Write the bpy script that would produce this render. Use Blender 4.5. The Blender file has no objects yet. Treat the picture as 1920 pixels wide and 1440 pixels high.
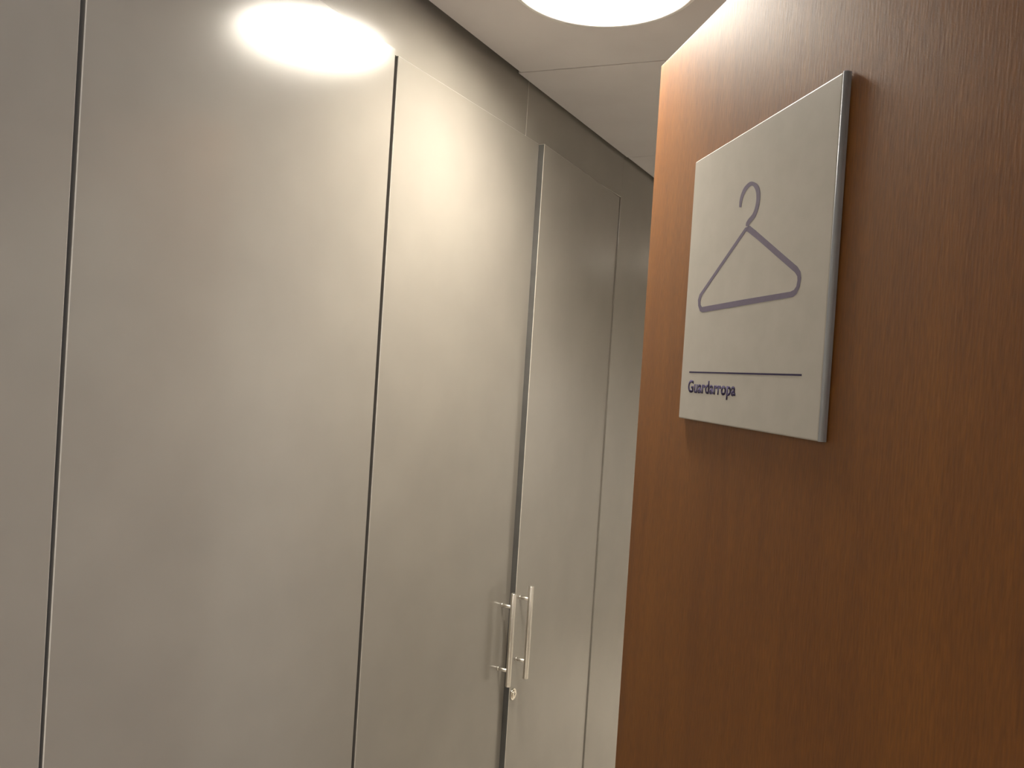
import bpy, bmesh, math
from mathutils import Vector, Matrix

S = bpy.context.scene
COL = S.collection

# ------------------------------------------------------------------ camera
CAM_H = 1.62                       # eye height; cabinet front plane is x = 0
r_ = Vector((0.87133256, 0.48653269, 0.06376136))
u_ = Vector((-0.06241729, -0.01899008, 0.99786946))
f_ = Vector((-0.48670695, 0.87345596, -0.01382138))
cd = bpy.data.cameras.new('camera'); cam = bpy.data.objects.new('camera', cd); COL.objects.link(cam)
M = Matrix((r_, u_, -f_)).transposed().to_4x4()
M.translation = Vector((0.8, 0.0, CAM_H))
cam.matrix_world = M
cd.sensor_fit = 'HORIZONTAL'; cd.sensor_width = 36.0; cd.lens = 36.0 * 1442 / 1920
cd.clip_start = 0.02; cd.clip_end = 60
S.camera = cam

# ------------------------------------------------------------------ world and exposure
wd = bpy.data.worlds.new('world'); S.world = wd; wd.use_nodes = True
bg = wd.node_tree.nodes['Background']
bg.inputs[0].default_value = (0.9, 0.95, 1.0, 1); bg.inputs[1].default_value = 0.03
S.view_settings.view_transform = 'Standard'
S.view_settings.look = 'None'
S.view_settings.exposure = 0.0
S.view_settings.gamma = 1.0
S.view_settings.use_curve_mapping = False
LAMP_STRENGTH = 51.0            # diffuser radiance
BEAM_POWER = 7.0               # downward beam of each downlight (W)
BEAM_SPREAD = 122.0             # degrees
LAMP_COLOR = (1.0, 0.92, 0.80)

CEIL = CAM_H + 0.617               # ceiling height

# ------------------------------------------------------------------ helpers
def new_mat(name, base, rough=0.5, metal=0.0, spec=0.5):
    m = bpy.data.materials.new(name); m.use_nodes = True
    b = m.node_tree.nodes['Principled BSDF']
    b.inputs['Base Color'].default_value = (*base, 1)
    b.inputs['Roughness'].default_value = rough
    b.inputs['Metallic'].default_value = metal
    b.inputs['Specular IOR Level'].default_value = spec
    return m

def noise_color(m, c1, c2, scale=(1, 1, 1), nscale=10.0, detail=4.0, lo=0.35, hi=0.65):
    nt = m.node_tree; N = nt.nodes; L = nt.links
    tc = N.new('ShaderNodeTexCoord'); mp = N.new('ShaderNodeMapping'); mp.inputs['Scale'].default_value = scale
    nz = N.new('ShaderNodeTexNoise'); nz.inputs['Scale'].default_value = nscale; nz.inputs['Detail'].default_value = detail
    cr = N.new('ShaderNodeValToRGB')
    cr.color_ramp.elements[0].position = lo; cr.color_ramp.elements[0].color = (*c1, 1)
    cr.color_ramp.elements[1].position = hi; cr.color_ramp.elements[1].color = (*c2, 1)
    L.new(tc.outputs['Object'], mp.inputs[0]); L.new(mp.outputs[0], nz.inputs[0])
    L.new(nz.outputs[0], cr.inputs[0]); L.new(cr.outputs[0], N['Principled BSDF'].inputs['Base Color'])
    return cr

def add_bump(m, nscale, strength, dist=0.001, scale=(1, 1, 1), detail=2.0):
    nt = m.node_tree; N = nt.nodes; L = nt.links
    tc = N.new('ShaderNodeTexCoord'); mp = N.new('ShaderNodeMapping'); mp.inputs['Scale'].default_value = scale
    nz = N.new('ShaderNodeTexNoise'); nz.inputs['Scale'].default_value = nscale; nz.inputs['Detail'].default_value = detail
    bp = N.new('ShaderNodeBump'); bp.inputs['Strength'].default_value = strength; bp.inputs['Distance'].default_value = dist
    L.new(tc.outputs['Object'], mp.inputs[0]); L.new(mp.outputs[0], nz.inputs[0])
    L.new(nz.outputs[0], bp.inputs['Height']); L.new(bp.outputs[0], N['Principled BSDF'].inputs['Normal'])

# ------------------------------------------------------------------ materials
CAB = (0.242, 0.224, 0.194)
def laminate(name, k=1.0):
    m = new_mat(name, CAB, rough=0.185, spec=0.75)
    a = tuple(c * 0.95 * k for c in CAB); b = tuple(c * 1.05 * k for c in CAB)
    noise_color(m, a, b, (1, 1, 1), 6.0, 3.0, 0.3, 0.7)
    add_bump(m, 900.0, 0.05, 0.0004, detail=1.0)
    return m
M_cab = laminate('grey_laminate')
M_edge_shade = new_mat('gap_shade_edge_band', (0.13, 0.13, 0.125), rough=0.4)
noise_color(M_edge_shade, (0.078, 0.076, 0.072), (0.092, 0.090, 0.085), (1, 1, 1), 30)  # edge band darkened to paint the shade inside the door gaps
M_arris_glint = new_mat('worn_arris_glint', (0.5, 0.47, 0.41), rough=0.35)  # pale bevel colour paints the glint along worn board edges
noise_color(M_arris_glint, (0.46, 0.43, 0.37), (0.54, 0.51, 0.45), (1, 1, 1), 60)
M_dark = new_mat('dark_carcass_board', (0.012, 0.010, 0.010), rough=0.8, spec=0.1)
noise_color(M_dark, (0.010, 0.008, 0.008), (0.014, 0.012, 0.012), (1, 1, 1), 30)
M_steel = new_mat('brushed_steel', (0.70, 0.66, 0.58), rough=0.36, metal=1.0)
noise_color(M_steel, (0.76, 0.73, 0.67), (0.84, 0.81, 0.75), (1, 1, 0.04), 900)
add_bump(M_steel, 1500, 0.15, 0.0003, (1, 1, 0.03))
M_chrome = new_mat('nickel', (0.82, 0.78, 0.70), rough=0.18, metal=1.0)
noise_color(M_chrome, (0.80, 0.76, 0.68), (0.84, 0.80, 0.72), (1, 1, 1), 300)
M_hole = new_mat('key_slot_black', (0.01, 0.01, 0.01), rough=0.7)
noise_color(M_hole, (0.008, 0.008, 0.008), (0.012, 0.012, 0.012))
M_wall = new_mat('painted_wall', (0.55, 0.53, 0.49), rough=0.8, spec=0.2)
noise_color(M_wall, (0.80, 0.78, 0.74), (0.84, 0.82, 0.78), (1, 1, 1), 20)
add_bump(M_wall, 300, 0.1, 0.0005)
M_ceil = new_mat('ceiling_board', (0.78, 0.75, 0.74), rough=0.75, spec=0.2)
noise_color(M_ceil, (0.60, 0.575, 0.575), (0.63, 0.605, 0.605), (1, 1, 1), 8)
add_bump(M_ceil, 500, 0.08, 0.0004)
M_floor = new_mat('floor_tile', (0.66, 0.62, 0.55), rough=0.35)
def floor_nodes():
    nt = M_floor.node_tree; N = nt.nodes; L = nt.links
    tc = N.new('ShaderNodeTexCoord'); br = N.new('ShaderNodeTexBrick')
    br.inputs['Color1'].default_value = (0.68, 0.64, 0.57, 1); br.inputs['Color2'].default_value = (0.64, 0.60, 0.53, 1)
    br.inputs['Mortar'].default_value = (0.2, 0.18, 0.16, 1); br.inputs['Scale'].default_value = 1.0
    br.inputs['Mortar Size'].default_value = 0.003; br.inputs['Brick Width'].default_value = 0.4
    br.inputs['Row Height'].default_value = 0.4; br.offset = 0.0
    L.new(tc.outputs['Object'], br.inputs[0]); L.new(br.outputs[0], N['Principled BSDF'].inputs['Base Color'])
floor_nodes()

def wood_material():
    m = new_mat('cherry_veneer', (0.2, 0.07, 0.015), rough=0.55, spec=0.6)
    nt = m.node_tree; N = nt.nodes; L = nt.links; B = N['Principled BSDF']
    tc = N.new('ShaderNodeTexCoord')
    def nz(scale, ns, det, dis=0.0):
        mp = N.new('ShaderNodeMapping'); mp.inputs['Scale'].default_value = scale
        n = N.new('ShaderNodeTexNoise'); n.inputs['Scale'].default_value = ns; n.inputs['Detail'].default_value = det
        n.inputs['Distortion'].default_value = dis
        L.new(tc.outputs['Object'], mp.inputs[0]); L.new(mp.outputs[0], n.inputs[0]); return n
    def ramp(src, p0, c0, p1, c1):
        cr = N.new('ShaderNodeValToRGB'); e = cr.color_ramp.elements
        e[0].position = p0; e[0].color = (*c0, 1); e[1].position = p1; e[1].color = (*c1, 1)
        L.new(src.outputs[0], cr.inputs[0]); return cr
    def mix(kind, fac, a, b):
        x = N.new('ShaderNodeMixRGB'); x.blend_type = kind
        if isinstance(fac, float): x.inputs[0].default_value = fac
        else: L.new(fac.outputs[0], x.inputs[0])
        L.new(a.outputs[0], x.inputs[1]); L.new(b.outputs[0], x.inputs[2]); return x
    big = ramp(nz((3.0, 3.0, 0.5), 2.0, 3, 0.3), 0.3, (0.158, 0.052, 0.002), 0.7, (0.200, 0.070, 0.003))
    fine = ramp(nz((1, 1, 0.11), 520, 3), 0.33, (0.84, 0.82, 0.80), 0.67, (1.12, 1.12, 1.12))
    mid = ramp(nz((1, 1, 0.10), 45, 5, 1.0), 0.30, (0.90, 0.87, 0.86), 0.65, (1.05, 1.05, 1.05))
    fl = ramp(nz((1, 1, 0.22), 30, 3, 0.5), 0.22, (0.60, 0.52, 0.5), 0.36, (1, 1, 1))
    c = mix('MULTIPLY', 1.0, big, fine); c = mix('MULTIPLY', 1.0, c, mid); c = mix('MULTIPLY', 0.6, c, fl)
    L.new(c.outputs[0], B.inputs['Base Color'])
    bp = N.new('ShaderNodeBump'); bp.inputs['Strength'].default_value = 0.5; bp.inputs['Distance'].default_value = 0.0004
    L.new(nz((1, 1, 0.13), 420, 3).outputs[0], bp.inputs['Height']); L.new(bp.outputs[0], B.inputs['Normal'])
    return m
M_wood = wood_material()
M_sign = new_mat('silver_sign_face', (0.46, 0.44, 0.38), rough=0.42, spec=0.5)
noise_color(M_sign, (0.44, 0.425, 0.385), (0.47, 0.45, 0.41), (1, 1, 1), 40)
add_bump(M_sign, 1200, 0.06, 0.0003)
M_signedge = new_mat('aluminium_sign_edge', (0.42, 0.45, 0.50), rough=0.5, metal=0.3)
noise_color(M_signedge, (0.40, 0.43, 0.48), (0.44, 0.47, 0.52), (1, 1, 0.1), 500)
M_ink = new_mat('violet_grey_ink', (0.135, 0.115, 0.185), rough=0.5)
noise_color(M_ink, (0.13, 0.11, 0.178), (0.14, 0.12, 0.192), (1, 1, 1), 200)
M_ink2 = new_mat('dark_violet_ink', (0.055, 0.045, 0.10), rough=0.75, spec=0.15)
noise_color(M_ink2, (0.040, 0.033, 0.080), (0.046, 0.037, 0.090), (1, 1, 1), 200)
M_lamp = bpy.data.materials.new('lamp_diffuser_glow'); M_lamp.use_nodes = True
_b = M_lamp.node_tree.nodes['Principled BSDF']
_b.inputs['Base Color'].default_value = (0.8, 0.8, 0.8, 1)
_b.inputs['Emission Color'].default_value = (*LAMP_COLOR, 1)
_b.inputs['Emission Strength'].default_value = LAMP_STRENGTH
M_ring = new_mat('white_lamp_ring', (0.8, 0.8, 0.78), rough=0.4)
noise_color(M_ring, (0.78, 0.78, 0.76), (0.82, 0.82, 0.80))

def link(name, bm, mats, parent=None, loc=None, bevel=0.0, seg=2, smooth=False, rotz=0.0, bevel_mat=-1):
    bmesh.ops.recalc_face_normals(bm, faces=bm.faces[:])
    me = bpy.data.meshes.new(name); bm.to_mesh(me); bm.free()
    for m in (mats if isinstance(mats, (list, tuple)) else [mats]): me.materials.append(m)
    o = bpy.data.objects.new(name, me); COL.objects.link(o)
    if parent is not None: o.parent = parent
    if loc is not None: o.location = loc
    o.rotation_euler = (0, 0, rotz)
    if smooth:
        for p in me.polygons: p.use_smooth = True
    if bevel:
        b = o.modifiers.new('bevel', 'BEVEL'); b.width = bevel; b.segments = seg; b.limit_method = 'ANGLE'
        b.angle_limit = math.radians(40); b.material = bevel_mat
    return o

def box(bm, x0, x1, y0, y1, z0, z1, mi=0):
    v = [bm.verts.new((x, y, z)) for x in (x0, x1) for y in (y0, y1) for z in (z0, z1)]
    fs = [(0, 1, 3, 2), (4, 6, 7, 5), (0, 4, 5, 1), (2, 3, 7, 6), (0, 2, 6, 4), (1, 5, 7, 3)]
    out = []
    for f in fs:
        q = bm.faces.new([v[i] for i in f]); q.material_index = mi; out.append(q)
    return v, out

def cyl(bm, p0, p1, r, n=24, r2=None, mi=0, cap=0.0):
    """capped cylinder from p0 to p1 with small chamfers"""
    p0 = Vector(p0); p1 = Vector(p1); ax = (p1 - p0).normalized(); Ln = (p1 - p0).length
    a = ax.orthogonal().normalized(); b = ax.cross(a)
    if r2 is None: r2 = r
    prof = [(0, r - cap), (cap, r), (Ln - cap, r2), (Ln, r2 - cap)] if cap else [(0, r), (Ln, r2)]
    rings = []
    for (h, rr) in prof:
        rings.append([bm.verts.new(p0 + ax * h + (a * math.cos(2 * math.pi * i / n) + b * math.sin(2 * math.pi * i / n)) * rr) for i in range(n)])
    for k in range(len(rings) - 1):
        for i in range(n):
            f = bm.faces.new((rings[k][i], rings[k][(i + 1) % n], rings[k + 1][(i + 1) % n], rings[k + 1][i]))
            f.smooth = True; f.material_index = mi
    bm.faces.new(rings[0]).material_index = mi
    bm.faces.new(rings[-1]).material_index = mi

def empty(name, loc, rotz=0.0):
    o = bpy.data.objects.new(name, None); COL.objects.link(o); o.location = loc; o.rotation_euler = (0, 0, rotz)
    o.empty_display_size = 0.05
    return o

def tag(o, label, cat, group=None):
    o['label'] = label; o['category'] = cat
    if group: o['group'] = group
    return o

def structure(o, label=None):
    o['kind'] = 'structure'
    if label: o['label'] = label
    return o

# ------------------------------------------------------------------ setting
bm = bmesh.new(); box(bm, -0.75, 2.6, -3.2, 5.2, -0.1, 0.0)
structure(link('floor', bm, M_floor), 'beige tiled corridor floor')

# ceiling: boards whose cut edge stops short of the cupboard fascia, with thin joints between
LAMPS = [(0.3036, 1.1043), (0.20, 3.8), (0.45, -0.95)]
LAMP_R = 0.148
bm = bmesh.new()
for (y0l, y0r, y1l, y1r, xe) in ((-2.95, -2.95, -0.7, -0.7, 0.0085), (-0.6985, -0.6985, 1.3735, 1.52, 0.0085), (1.376, 1.5225, 2.003, 2.07, 0.0022), (2.0055, 2.0725, 2.66, 2.70, 0.004), (2.6625, 2.7025, 5.0, 5.0, 0.004)):
    xr = 1.0
    inside = [(lx, ly) for lx, ly in LAMPS if y0l < ly < y1l]
    ol = [(xe, y0l), (xr, y0r), (xr, y1r), (xe, y1l)]
    if not inside:
        lo = [bm.verts.new((x, y, CEIL)) for x, y in ol]; hi = [bm.verts.new((x, y, CEIL + 0.012)) for x, y in ol]
        bm.faces.new(lo); bm.faces.new(hi)
        for i in range(4): bm.faces.new((lo[i], lo[(i + 1) % 4], hi[(i + 1) % 4], hi[i]))
        continue
    lx, ly = inside[0]; n = 96
    def edge(a):                    # ray from the lamp centre out to the board outline
        dx, dy = math.cos(a), math.sin(a); best = 1e9
        for i in range(4):
            (ax, ay), (bx, by) = ol[i], ol[(i + 1) % 4]
            ex, ey = bx - ax, by - ay; den = dx * ey - dy * ex
            if abs(den) < 1e-9: continue
            t = ((ax - lx) * ey - (ay - ly) * ex) / den; u = ((ax - lx) * dy - (ay - ly) * dx) / den
            if t > 0 and -1e-6 <= u <= 1 + 1e-6: best = min(best, t)
        return (lx + dx * best, ly + dy * best)
    angs = sorted([2 * math.pi * k / n for k in range(n)] + [math.atan2(y - ly, x - lx) % (2 * math.pi) for x, y in ol])
    for z in (CEIL, CEIL + 0.012):
        inn = [bm.verts.new((lx + LAMP_R * math.cos(a), ly + LAMP_R * math.sin(a), z)) for a in angs]
        out = [bm.verts.new((*edge(a), z)) for a in angs]
        m = len(angs)
        for k in range(m): bm.faces.new((inn[k], inn[(k + 1) % m], out[(k + 1) % m], out[k]))
        if z == CEIL: keep = (inn, out)
    for A, B in ((keep[0], inn), (keep[1], out)):
        for k in range(m): bm.faces.new((A[k], A[(k + 1) % m], B[(k + 1) % m], B[k]))
structure(link('ceiling', bm, M_ceil), 'pale ceiling boards with thin joints above the cupboards')
bm = bmesh.new(); box(bm, -0.75, 2.6, -3.2, 5.2, CEIL + 0.09, CEIL + 0.19)
structure(link('ceiling_slab', bm, M_dark), 'dark slab hidden above the ceiling boards')

bm = bmesh.new()
WX0, WX1 = 1.0, 1.12                      # right wall with the doorway the wooden door swings from
box(bm, WX0, WX1, 0.53, 5.0, 0.0, CEIL + 0.09)
box(bm, WX0, WX1, -3.0, -0.40, 0.0, CEIL + 0.09)
box(bm, WX0, WX1, -0.40, 0.53, 2.15, CEIL + 0.09)
structure(link('wall_right', bm, M_wall), 'painted right corridor wall with the doorway')
bm = bmesh.new(); box(bm, -0.75, 2.6, 5.0, 5.2, 0.0, CEIL + 0.09)
structure(link('wall_far', bm, M_wall), 'end wall of the corridor')
bm = bmesh.new(); box(bm, -0.75, 2.6, -3.2, -3.0, 0.0, CEIL + 0.09)
structure(link('wall_near', bm, M_wall), 'wall behind the viewer')
bm = bmesh.new(); box(bm, -0.75, -0.65, -3.0, 5.0, 0.0, CEIL + 0.09)
structure(link('wall_left', bm, M_wall), 'wall behind the fitted cupboards')
bm = bmesh.new(); box(bm, 2.5, 2.6, -3.0, 5.0, 0.0, CEIL + 0.09)
structure(link('wall_outer', bm, M_wall), 'wall of the room beyond the doorway')

# ------------------------------------------------------------------ fitted cupboards
T = 0.018
def door_mesh(width, z0, z1, left_top=0.0, right_top=0.0, gap_l=0.0, gap_r=0.0):
    """panel in the plane x 0 (front) to -T, y 0..width, slightly out of square like the real ones; edge band on the sides"""
    bm = bmesh.new()
    v, f = box(bm, -T, 0.0, 0.0, width, z0, z1)
    for q in bm.verts:
        if q.co.z > z0 + 0.1:
            q.co.z += left_top if q.co.y < width / 2 else right_top
            q.co.y += gap_l if q.co.y < width / 2 else gap_r
    for q in bm.faces:
        n = q.calc_center_median()
        if n.y < 1e-4 or n.y > width - 0.004 and abs(n.x + T / 2) < 1e-4: q.material_index = 1
    return bm

def make_handle(parent, y, zlow, zhigh, ztop, zbot, s, yb=0.0):
    bm = bmesh.new()
    cyl(bm, (s, y + yb, zbot), (s, y + yb, ztop), 0.0058, 28, cap=0.0007)
    for z in (zlow, zhigh):
        cyl(bm, (0.0003, y, z), (s - 0.004, y + yb, z), 0.0030, 20)
        cyl(bm, (0.0002, y, z), (0.0022, y, z), 0.0044, 20, cap=0.0004)
        cyl(bm, (0.0022, y, z), (s - 0.0055, y + yb, z), 0.0038, 20, cap=0.0003)
    o = link('handle', bm, M_steel, parent)
    o['label'] = 'slim brushed steel bar handle'
    return o

def carcass(parent, y0, y1, mid):
    bm = bmesh.new()
    z1 = CAM_H + 0.53
    box(bm, -0.60, -0.032, y0 + 0.001, y0 + 0.017, 0.06, z1)
    box(bm, -0.60, -0.032, y1 - 0.017, y1 - 0.001, 0.06, z1)
    box(bm, -0.60, -0.585, y0 + 0.018, y1 - 0.018, 0.06, z1)
    box(bm, -0.585, -0.032, y0 + 0.018, y1 - 0.018, 0.06, 0.078)
    box(bm, -0.585, -0.032, y0 + 0.018, y1 - 0.018, z1 - 0.016, z1)
    box(bm, -0.585, -0.06, y0 + 0.018, y1 - 0.018, 1.0, 1.016)
    box(bm, -0.04, -0.032, mid - 0.02, mid + 0.02, 0.079, z1 - 0.017)
    o = link('carcass', bm, M_dark, parent)
    bm = bmesh.new(); box(bm, -0.585, -0.05, y0 + 0.001, y1 - 0.001, 0.0, 0.058)
    link('plinth', bm, M_cab, parent)

DT = CAM_H + 0.503   # top of the doors
# near cupboard: two doors meeting at the wide dark gap on the left
W1 = tag(empty('wardrobe', (0, -0.034, 0)), 'nearest grey fitted wardrobe, two plain tall doors meeting at the dark gap at left', 'wardrobe')
carcass(W1, 0.0, 1.0175, 0.5075)
dA = link('door', door_mesh(0.504, 0.062, DT + 0.005, 0, 0, 0, -0.0020), [M_cab, M_edge_shade, M_arris_glint], W1, (0, 0.002, 0), bevel=0.0010, seg=1, bevel_mat=2)
dB = link('door', door_mesh(0.5065, 0.062, DT + 0.006, 0, 0.001, 0.0020, 0.0010), [M_cab, M_edge_shade, M_arris_glint], W1, (0, 0.5078, 0), bevel=0.0010, seg=1, bevel_mat=2)
# near pair's handles (below the frame)
for o, y, yb in ((dA, 0.470, 0), (dB, 0.026, 0)):
    make_handle(o, y, CAM_H - 0.640, CAM_H - 0.502, CAM_H - 0.472, CAM_H - 0.673, 0.027)

# far cupboard: door pair, right one slightly ajar
Y2 = 0.984
W2 = tag(empty('wardrobe', (0, Y2, 0)), 'farther grey fitted wardrobe with two bar handles and a lock, right door slightly ajar', 'wardrobe')
carcass(W2, 0.0, 1.0135, 0.506)
d3 = link('door', door_mesh(0.5010, 0.062, DT - 0.0005, 0, 0.002, 0.0018, 0), [M_cab, M_edge_shade, M_arris_glint], W2, (0, 0.0035, 0), bevel=0.0010, seg=1, bevel_mat=2)
make_handle(d3, 1.4530 - Y2 - 0.0035, CAM_H - 0.6398, CAM_H - 0.5016, CAM_H - 0.4715, CAM_H - 0.673, 0.0275)
bm = door_mesh(0.505, 0.062, DT, 0.001, 0.002)
for q in bm.verts: q.co.y -= 0.505     # origin on the hinge side
ang = math.atan2(0.0215, 0.505)
d4 = link('door', bm, [M_cab, M_edge_shade, M_arris_glint], W2, (-0.0085, 1.0105, 0), bevel=0.0010, seg=1, bevel_mat=2, rotz=ang)
hy = 1.5110 - Y2 - 1.0105
h4 = make_handle(d4, hy, CAM_H - 0.6335, CAM_H - 0.4955, CAM_H - 0.466, CAM_H - 0.6715, 0.0265)
# cylinder lock
bm = bmesh.new(); ly, lz = 1.5065 - Y2 - 1.0105, CAM_H - 0.711
cyl(bm, (0.0002, ly, lz), (0.0028, ly, lz), 0.0128, 36, cap=0.0008)
cyl(bm, (0.0028, ly, lz), (0.0048, ly, lz), 0.0092, 32, cap=0.0007)
cyl(bm, (0.0048, ly, lz), (0.0053, ly, lz), 0.0062, 28, cap=0.0003)
box(bm, 0.0053, 0.00545, ly - 0.0010, ly + 0.0010, lz - 0.0042, lz + 0.0042, 1)
cyl(bm, (0.0053, ly, lz + 0.001), (0.00548, ly, lz + 0.001), 0.0021, 14, mi=1)
lk = link('lock', bm, [M_chrome, M_hole], d4); lk['label'] = 'round nickel cylinder lock with keyhole'

# fascia above the doors in two lengths, and the fixed filler panel beyond the doors
FX = -0.0055
def board(name, y0, y1, z0, z1, x1=FX, x0=FX - 0.018):
    bm = bmesh.new(); box(bm, x0, x1, y0, y1, z0, z1)
    return link(name, bm, M_cab, bevel=0.0007)
def fascia(prof_bottom):
    """board whose lower edge follows the door tops below it: list of (y, z)"""
    bm = bmesh.new(); zt = CEIL + 0.085
    ol = list(prof_bottom) + [(prof_bottom[-1][0], zt), (prof_bottom[0][0], zt)]
    a = [bm.verts.new((FX, y, z)) for y, z in ol]; b = [bm.verts.new((FX - 0.018, y, z)) for y, z in ol]
    bm.faces.new(a); bm.faces.new(b)
    for k in range(len(ol)): bm.faces.new((a[k], a[(k + 1) % len(ol)], b[(k + 1) % len(ol)], b[k]))
    return link('fascia_board', bm, [M_cab, M_arris_glint], bevel=0.0006, seg=1, bevel_mat=1)
tag(fascia([(-2.95, DT + 0.0085), (0.9850, DT + 0.0085), (0.9862, DT + 0.0002), (1.4350, DT + 0.0018)]), 'long grey fascia board above the nearer wardrobe doors, left of the thin seam', 'fascia board', 'grey boards above and beside the wardrobe doors')
tag(fascia([(1.4362, DT + 0.0018), (1.4880, DT + 0.0021), (1.4890, DT + 0.0021), (1.9975, DT + 0.0028)]), 'short grey fascia board above the ajar door, right of the thin seam', 'fascia board', 'grey boards above and beside the wardrobe doors')
tag(board('filler_panel', 1.9979, 4.95, 0.002, CEIL + 0.085), 'full height grey filler panel beyond the ajar wardrobe door, partly behind wooden door', 'panel', 'grey boards above and beside the wardrobe doors')
tag(board('filler_panel', -2.95, -0.036, 0.002, DT + 0.0075, 0.0, -0.018), 'plain grey panel left of the nearest wardrobe, at the photo edge', 'panel', 'grey boards above and beside the wardrobe doors')

# ------------------------------------------------------------------ ceiling lamps
def make_lamp(x, y, label, power=1.0, R=LAMP_R, depth=0.050):
    root = empty('ceiling_lamp', (x, y, CEIL))
    tag(root, label, 'ceiling lamp', 'round ceiling lamps along the corridor')
    n = 96
    def lathe(prof, closed):
        bm = bmesh.new()
        rings = [[bm.verts.new((r * math.cos(2 * math.pi * i / n), r * math.sin(2 * math.pi * i / n), z)) for i in range(n)] for r, z in prof]
        m = len(prof)
        for k in range(m if closed else m - 1):
            A, B = rings[k], rings[(k + 1) % m]
            for i in range(n): bm.faces.new((A[i], A[(i + 1) % n], B[(i + 1) % n], B[i]))
        if not closed:
            bm.faces.new(rings[0]); bm.faces.new(rings[-1])
        return bm
    # slim flange below the ceiling and the recessed white inner wall
    link('lamp_ring', lathe([(R - 0.004, depth), (R - 0.004, -0.0015), (R - 0.002, -0.003), (R + 0.004, -0.0025), (R + 0.006, -0.0003), (R - 0.0005, -0.0003), (R - 0.0005, depth)], True), M_ring, root, smooth=True)
    link('diffuser', lathe([(R - 0.0045, depth - 0.001), (R - 0.0045, depth - 0.005)], False), M_lamp, root)
    bl = bpy.data.lights.new('downlight_beam', 'AREA'); bl.shape = 'DISK'; bl.size = 2 * (R - 0.02)
    bl.energy = BEAM_POWER * power; bl.color = LAMP_COLOR; bl.spread = math.radians(BEAM_SPREAD)
    bo = bpy.data.objects.new('downlight_beam', bl); COL.objects.link(bo); bo.parent = root; bo.location = (0, 0, depth - 0.008)
    return root
make_lamp(*LAMPS[0], 'round glowing ceiling lamp above the gap between cupboards and wooden door')
make_lamp(*LAMPS[1], 'round ceiling lamp farther along the corridor, hidden behind the wooden door', 3.0)
make_lamp(*LAMPS[2], 'unseen round ceiling lamp added behind the viewer as fill light', 2.2)  # extra lamp out of view, added to lift the near doors

cl = bpy.data.lights.new('side_room_fill_light', 'AREA'); cl.shape = 'RECTANGLE'; cl.size = 1.0; cl.size_y = 0.5  # added soft fill through the doorway, with no fixture of its own
cl.energy = 36.0; cl.color = (0.92, 0.93, 1.0)
clo = bpy.data.objects.new('side_room_fill_light', cl); COL.objects.link(clo); clo.location = (2.40, -0.45, 1.90); clo.rotation_euler = (0, math.radians(104), 0)

# ------------------------------------------------------------------ wooden door and its sign
tv = Vector((-0.64246108, 0.76631831, 0)); nv = Vector((0.76631831, 0.64246108, 0))
DD = 0.38                                   # distance of the door face from the viewer's eye
K = DD / 0.43
ROT = math.atan2(-0.76631831, 0.64246108)   # local +X runs from the free edge back to the hinge, +Y into the door
camxy = Vector((0.8, 0, 0))
AC = 1.1635 * K                                 # free edge along the door direction
WD = 0.86
org = camxy + tv * AC + nv * DD             # bottom of the free edge
bm = bmesh.new(); box(bm, 0.0, WD, 0.0, 0.040, 0.008, CAM_H + 0.5005 * K)
dr = link('door_1', bm, M_wood, loc=org, rotz=ROT, bevel=0.0018, seg=3)
structure(dr, 'open reddish brown wooden door with a hanger sign at right')
dr['category'] = 'door'
# door lining around the doorway
bm = bmesh.new()
box(bm, 0.985, 1.135, 0.5045, 0.529, 0.0, 2.149)
box(bm, 0.985, 1.135, -0.399, -0.375, 0.0, 2.149)
box(bm, 0.985, 1.135, -0.374, 0.504, 2.126, 2.149)
structure(link('trim_1', bm, M_wood, bevel=0.001), 'wooden door lining of the doorway')

# sign: local X to the right, Z up, Y into the door
ZL = CAM_H
US = AC                                     # sign coordinates measured as distance along the door
U0, U1, V0, V1 = 0.9855 * K, 0.6570 * K, -0.0458 * K, 0.3018 * K
TS = 0.0068
sroot = empty('wall_sign', org + tv * (U0 - AC) + Vector((0, 0, ZL + V0)), ROT)
tag(sroot, 'square silver grey cloakroom sign with hanger symbol fixed on the wooden door', 'sign')
bm = bmesh.new()
w, h = U0 - U1, V1 - V0
v, fs = box(bm, 0, w, -TS, -0.0006, 0, h)
for q in bm.faces:
    if q.calc_center_median().x > w - 1e-4: q.material_index = 1
pl = link('sign_plate', bm, [M_sign, M_signedge], sroot, bevel=0.0015, seg=3)
# aluminium end profile with rounded nose on the side towards the hinge
bm = bmesh.new()
prof = [(w + 0.0001, -TS), (w + 0.0012, -TS - 0.0006), (w + 0.0022, -TS - 0.0003), (w + 0.0031, -TS + 0.0009), (w + 0.0034, -TS + 0.0030), (w + 0.0030, -0.0008), (w + 0.0001, -0.0008)]
lo = [bm.verts.new((x, y, 0.0)) for x, y in prof]; hi = [bm.verts.new((x, y, h)) for x, y in prof]
bm.faces.new(lo); bm.faces.new(hi)
for i in range(len(prof)): bm.faces.new((lo[i], lo[(i + 1) % len(prof)], hi[(i + 1) % len(prof)], hi[i])).smooth = i < 4
e = link('edge_profile', bm, M_signedge, sroot); e['label'] = 'bluish aluminium strip along the right side'

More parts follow.
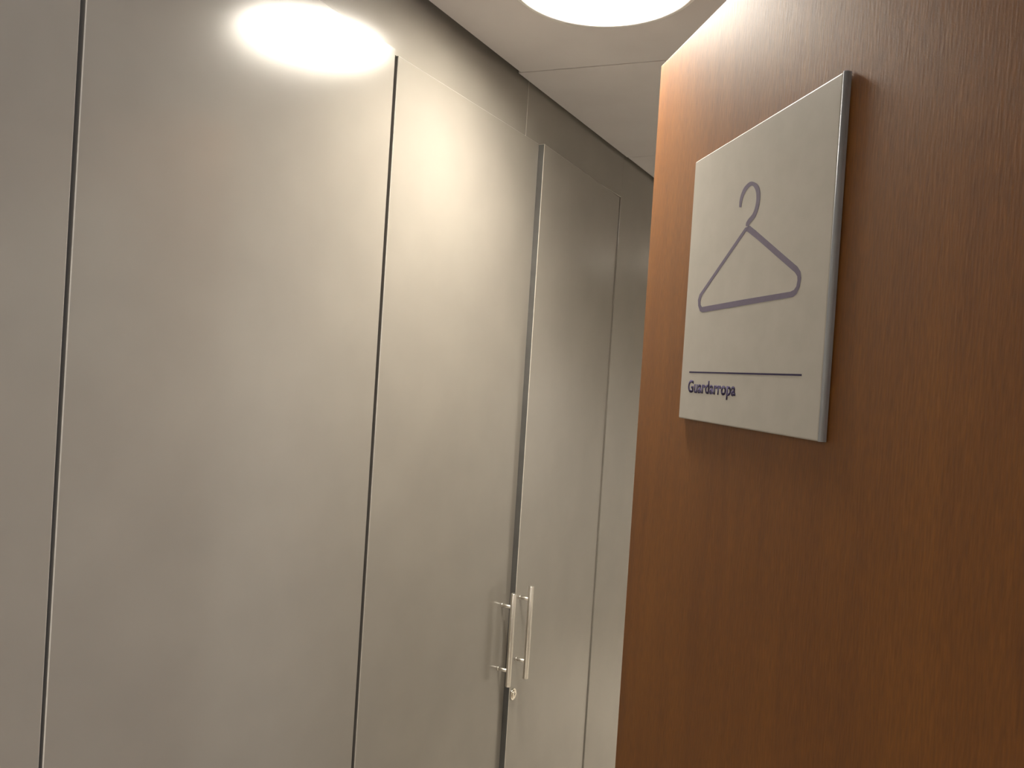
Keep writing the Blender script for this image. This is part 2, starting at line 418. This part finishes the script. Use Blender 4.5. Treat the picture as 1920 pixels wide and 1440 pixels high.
def P(u, vv, y=-TS): return (U0 - u * K, y, vv * K - V0)
def prism(name, polys, mat, y0=-TS - 0.00005, y1=-TS - 0.0002):
    """thin vinyl lettering film: list of quads/strips given as (u, v)"""
    bm = bmesh.new()
    for poly in polys:
        a = [bm.verts.new(P(u, vv, y0)) for u, vv in poly]; b = [bm.verts.new(P(u, vv, y1)) for u, vv in poly]
        bm.faces.new(a); bm.faces.new(b)
        n = len(poly)
        for i in range(n): bm.faces.new((a[i], a[(i + 1) % n], b[(i + 1) % n], b[i]))
    return link(name, bm, mat, sroot)
OUT = [(0.8188, 0.186), (0.8041, 0.178), (0.7126, 0.1259), (0.7066, 0.1204), (0.7046, 0.1137), (0.7061, 0.1049), (0.7114, 0.0982), (0.7176, 0.0958), (0.8201, 0.095), (0.931, 0.0942), (0.9392, 0.0963), (0.9455, 0.1037), (0.9475, 0.1116), (0.9438, 0.1183), (0.8301, 0.1859)]
INN = [(0.8236, 0.18), (0.8029, 0.1692), (0.7163, 0.1204), (0.7119, 0.1163), (0.7109, 0.112), (0.7123, 0.1061), (0.7163, 0.1029), (0.7228, 0.1017), (0.8211, 0.1019), (0.9339, 0.1013), (0.9382, 0.1045), (0.9395, 0.1085), (0.9384, 0.1135), (0.9355, 0.1170), (0.828, 0.1811)]
HL = [(0.8433, 0.212), (0.8421, 0.2196), (0.8375, 0.2266), (0.8298, 0.2314), (0.8214, 0.2326), (0.8152, 0.2292), (0.8099, 0.2223), (0.8081, 0.213), (0.8103, 0.2045), (0.8153, 0.1985), (0.8234, 0.1949), (0.8285, 0.1912), (0.8288, 0.1873)]
HR = [(0.8487, 0.2133), (0.8486, 0.2216), (0.8448, 0.2296), (0.8369, 0.2357), (0.8233, 0.2377), (0.8073, 0.2306), (0.8007, 0.2209), (0.7998, 0.211), (0.8022, 0.2018), (0.8072, 0.1949), (0.8152, 0.1907), (0.8203, 0.1881), (0.8213, 0.1854)]
def strip(A, B, closed):
    n = len(A); out = []
    for i in range(n if closed else n - 1):
        j = (i + 1) % n; out.append([A[i], A[j], B[j], B[i]])
    return out
def ring_mesh():
    """hanger as two watertight outlines: the body loop and the hook"""
    bm = bmesh.new()
    def cat(L, k=5, closed=True):
        n = len(L); out = []
        for i in range(n if closed else n - 1):
            g = lambda q: Vector(L[q % n] if closed else L[min(max(q, 0), n - 1)])
            p0, p1, p2, p3 = g(i - 1), g(i), g(i + 1), g(i + 2)
            for s in range(k):
                t = s / k
                out.append(0.5 * ((2 * p1) + (p2 - p0) * t + (2 * p0 - 5 * p1 + 4 * p2 - p3) * t * t + (3 * p1 - p0 - 3 * p2 + p3) * t ** 3))
        if not closed: out.append(Vector(L[-1]))
        return out
    def solid(A, B, closed):
        n = len(A); y0, y1 = -TS - 0.00005, -TS - 0.0002
        a0 = [bm.verts.new(P(p[0], p[1], y0)) for p in A]; b0 = [bm.verts.new(P(p[0], p[1], y0)) for p in B]
        a1 = [bm.verts.new(P(p[0], p[1], y1)) for p in A]; b1 = [bm.verts.new(P(p[0], p[1], y1)) for p in B]
        for i in range(n if closed else n - 1):
            j = (i + 1) % n
            bm.faces.new((a1[i], a1[j], b1[j], b1[i])); bm.faces.new((a0[i], a0[j], b0[j], b0[i]))
            bm.faces.new((a0[i], a0[j], a1[j], a1[i])); bm.faces.new((b0[i], b0[j], b1[j], b1[i]))
        if not closed:
            for i in (0, n - 1): bm.faces.new((a0[i], b0[i], b1[i], a1[i]))
    solid([Vector(p) for p in OUT], [Vector(p) for p in INN], True)
    solid(cat(HL, 5, False), cat(HR, 5, False), False)
    return bm
k = link('hanger_symbol', ring_mesh(), M_ink, sroot); k['label'] = 'violet grey coat hanger pictogram'
prism('rule_line', [[(0.9596, 0.0176), (0.9596, 0.0158), (0.6916, 0.0156), (0.6916, 0.0175)]], M_ink2)

# lettering
cu = bpy.data.curves.new('lettering', 'FONT'); cu.body = 'Guardarropa'; cu.size = 1.0; cu.offset = 0.031; cu.extrude = 0.0
cu.space_character = 1.04; cu.resolution_u = 6
to = bpy.data.objects.new('lettering_curve', cu); COL.objects.link(to)
dg = bpy.context.evaluated_depsgraph_get(); dg.update()
me = bpy.data.meshes.new_from_object(to.evaluated_get(dg))
bpy.data.objects.remove(to); bpy.data.curves.remove(cu)
xs = [q.co.x for q in me.vertices]; x0, x1 = min(xs), max(xs)
gx = [q.co.y for q in me.vertices if q.co.x < x0 + 0.4]; capt, capb = max(gx), min(gx)
UL, UR, VT, VB = 0.9603, 0.8268, 0.0065, -0.0103
for q in me.vertices:
    X, Y = q.co.x, q.co.y
    q.co = Vector(P(UL + (UR - UL) * (X - x0) / (x1 - x0), VB + (VT - VB) * (Y - capb) / (capt - capb), -TS - 0.0002))
bm = bmesh.new(); bm.from_mesh(me); bpy.data.meshes.remove(me)
g = bmesh.ops.extrude_face_region(bm, geom=bm.faces[:])
for q in [x for x in g['geom'] if isinstance(x, bmesh.types.BMVert)]: q.co.y += 0.00015
t = link('lettering', bm, M_ink2, sroot); t['label'] = 'dark word Guardarropa in condensed letters'
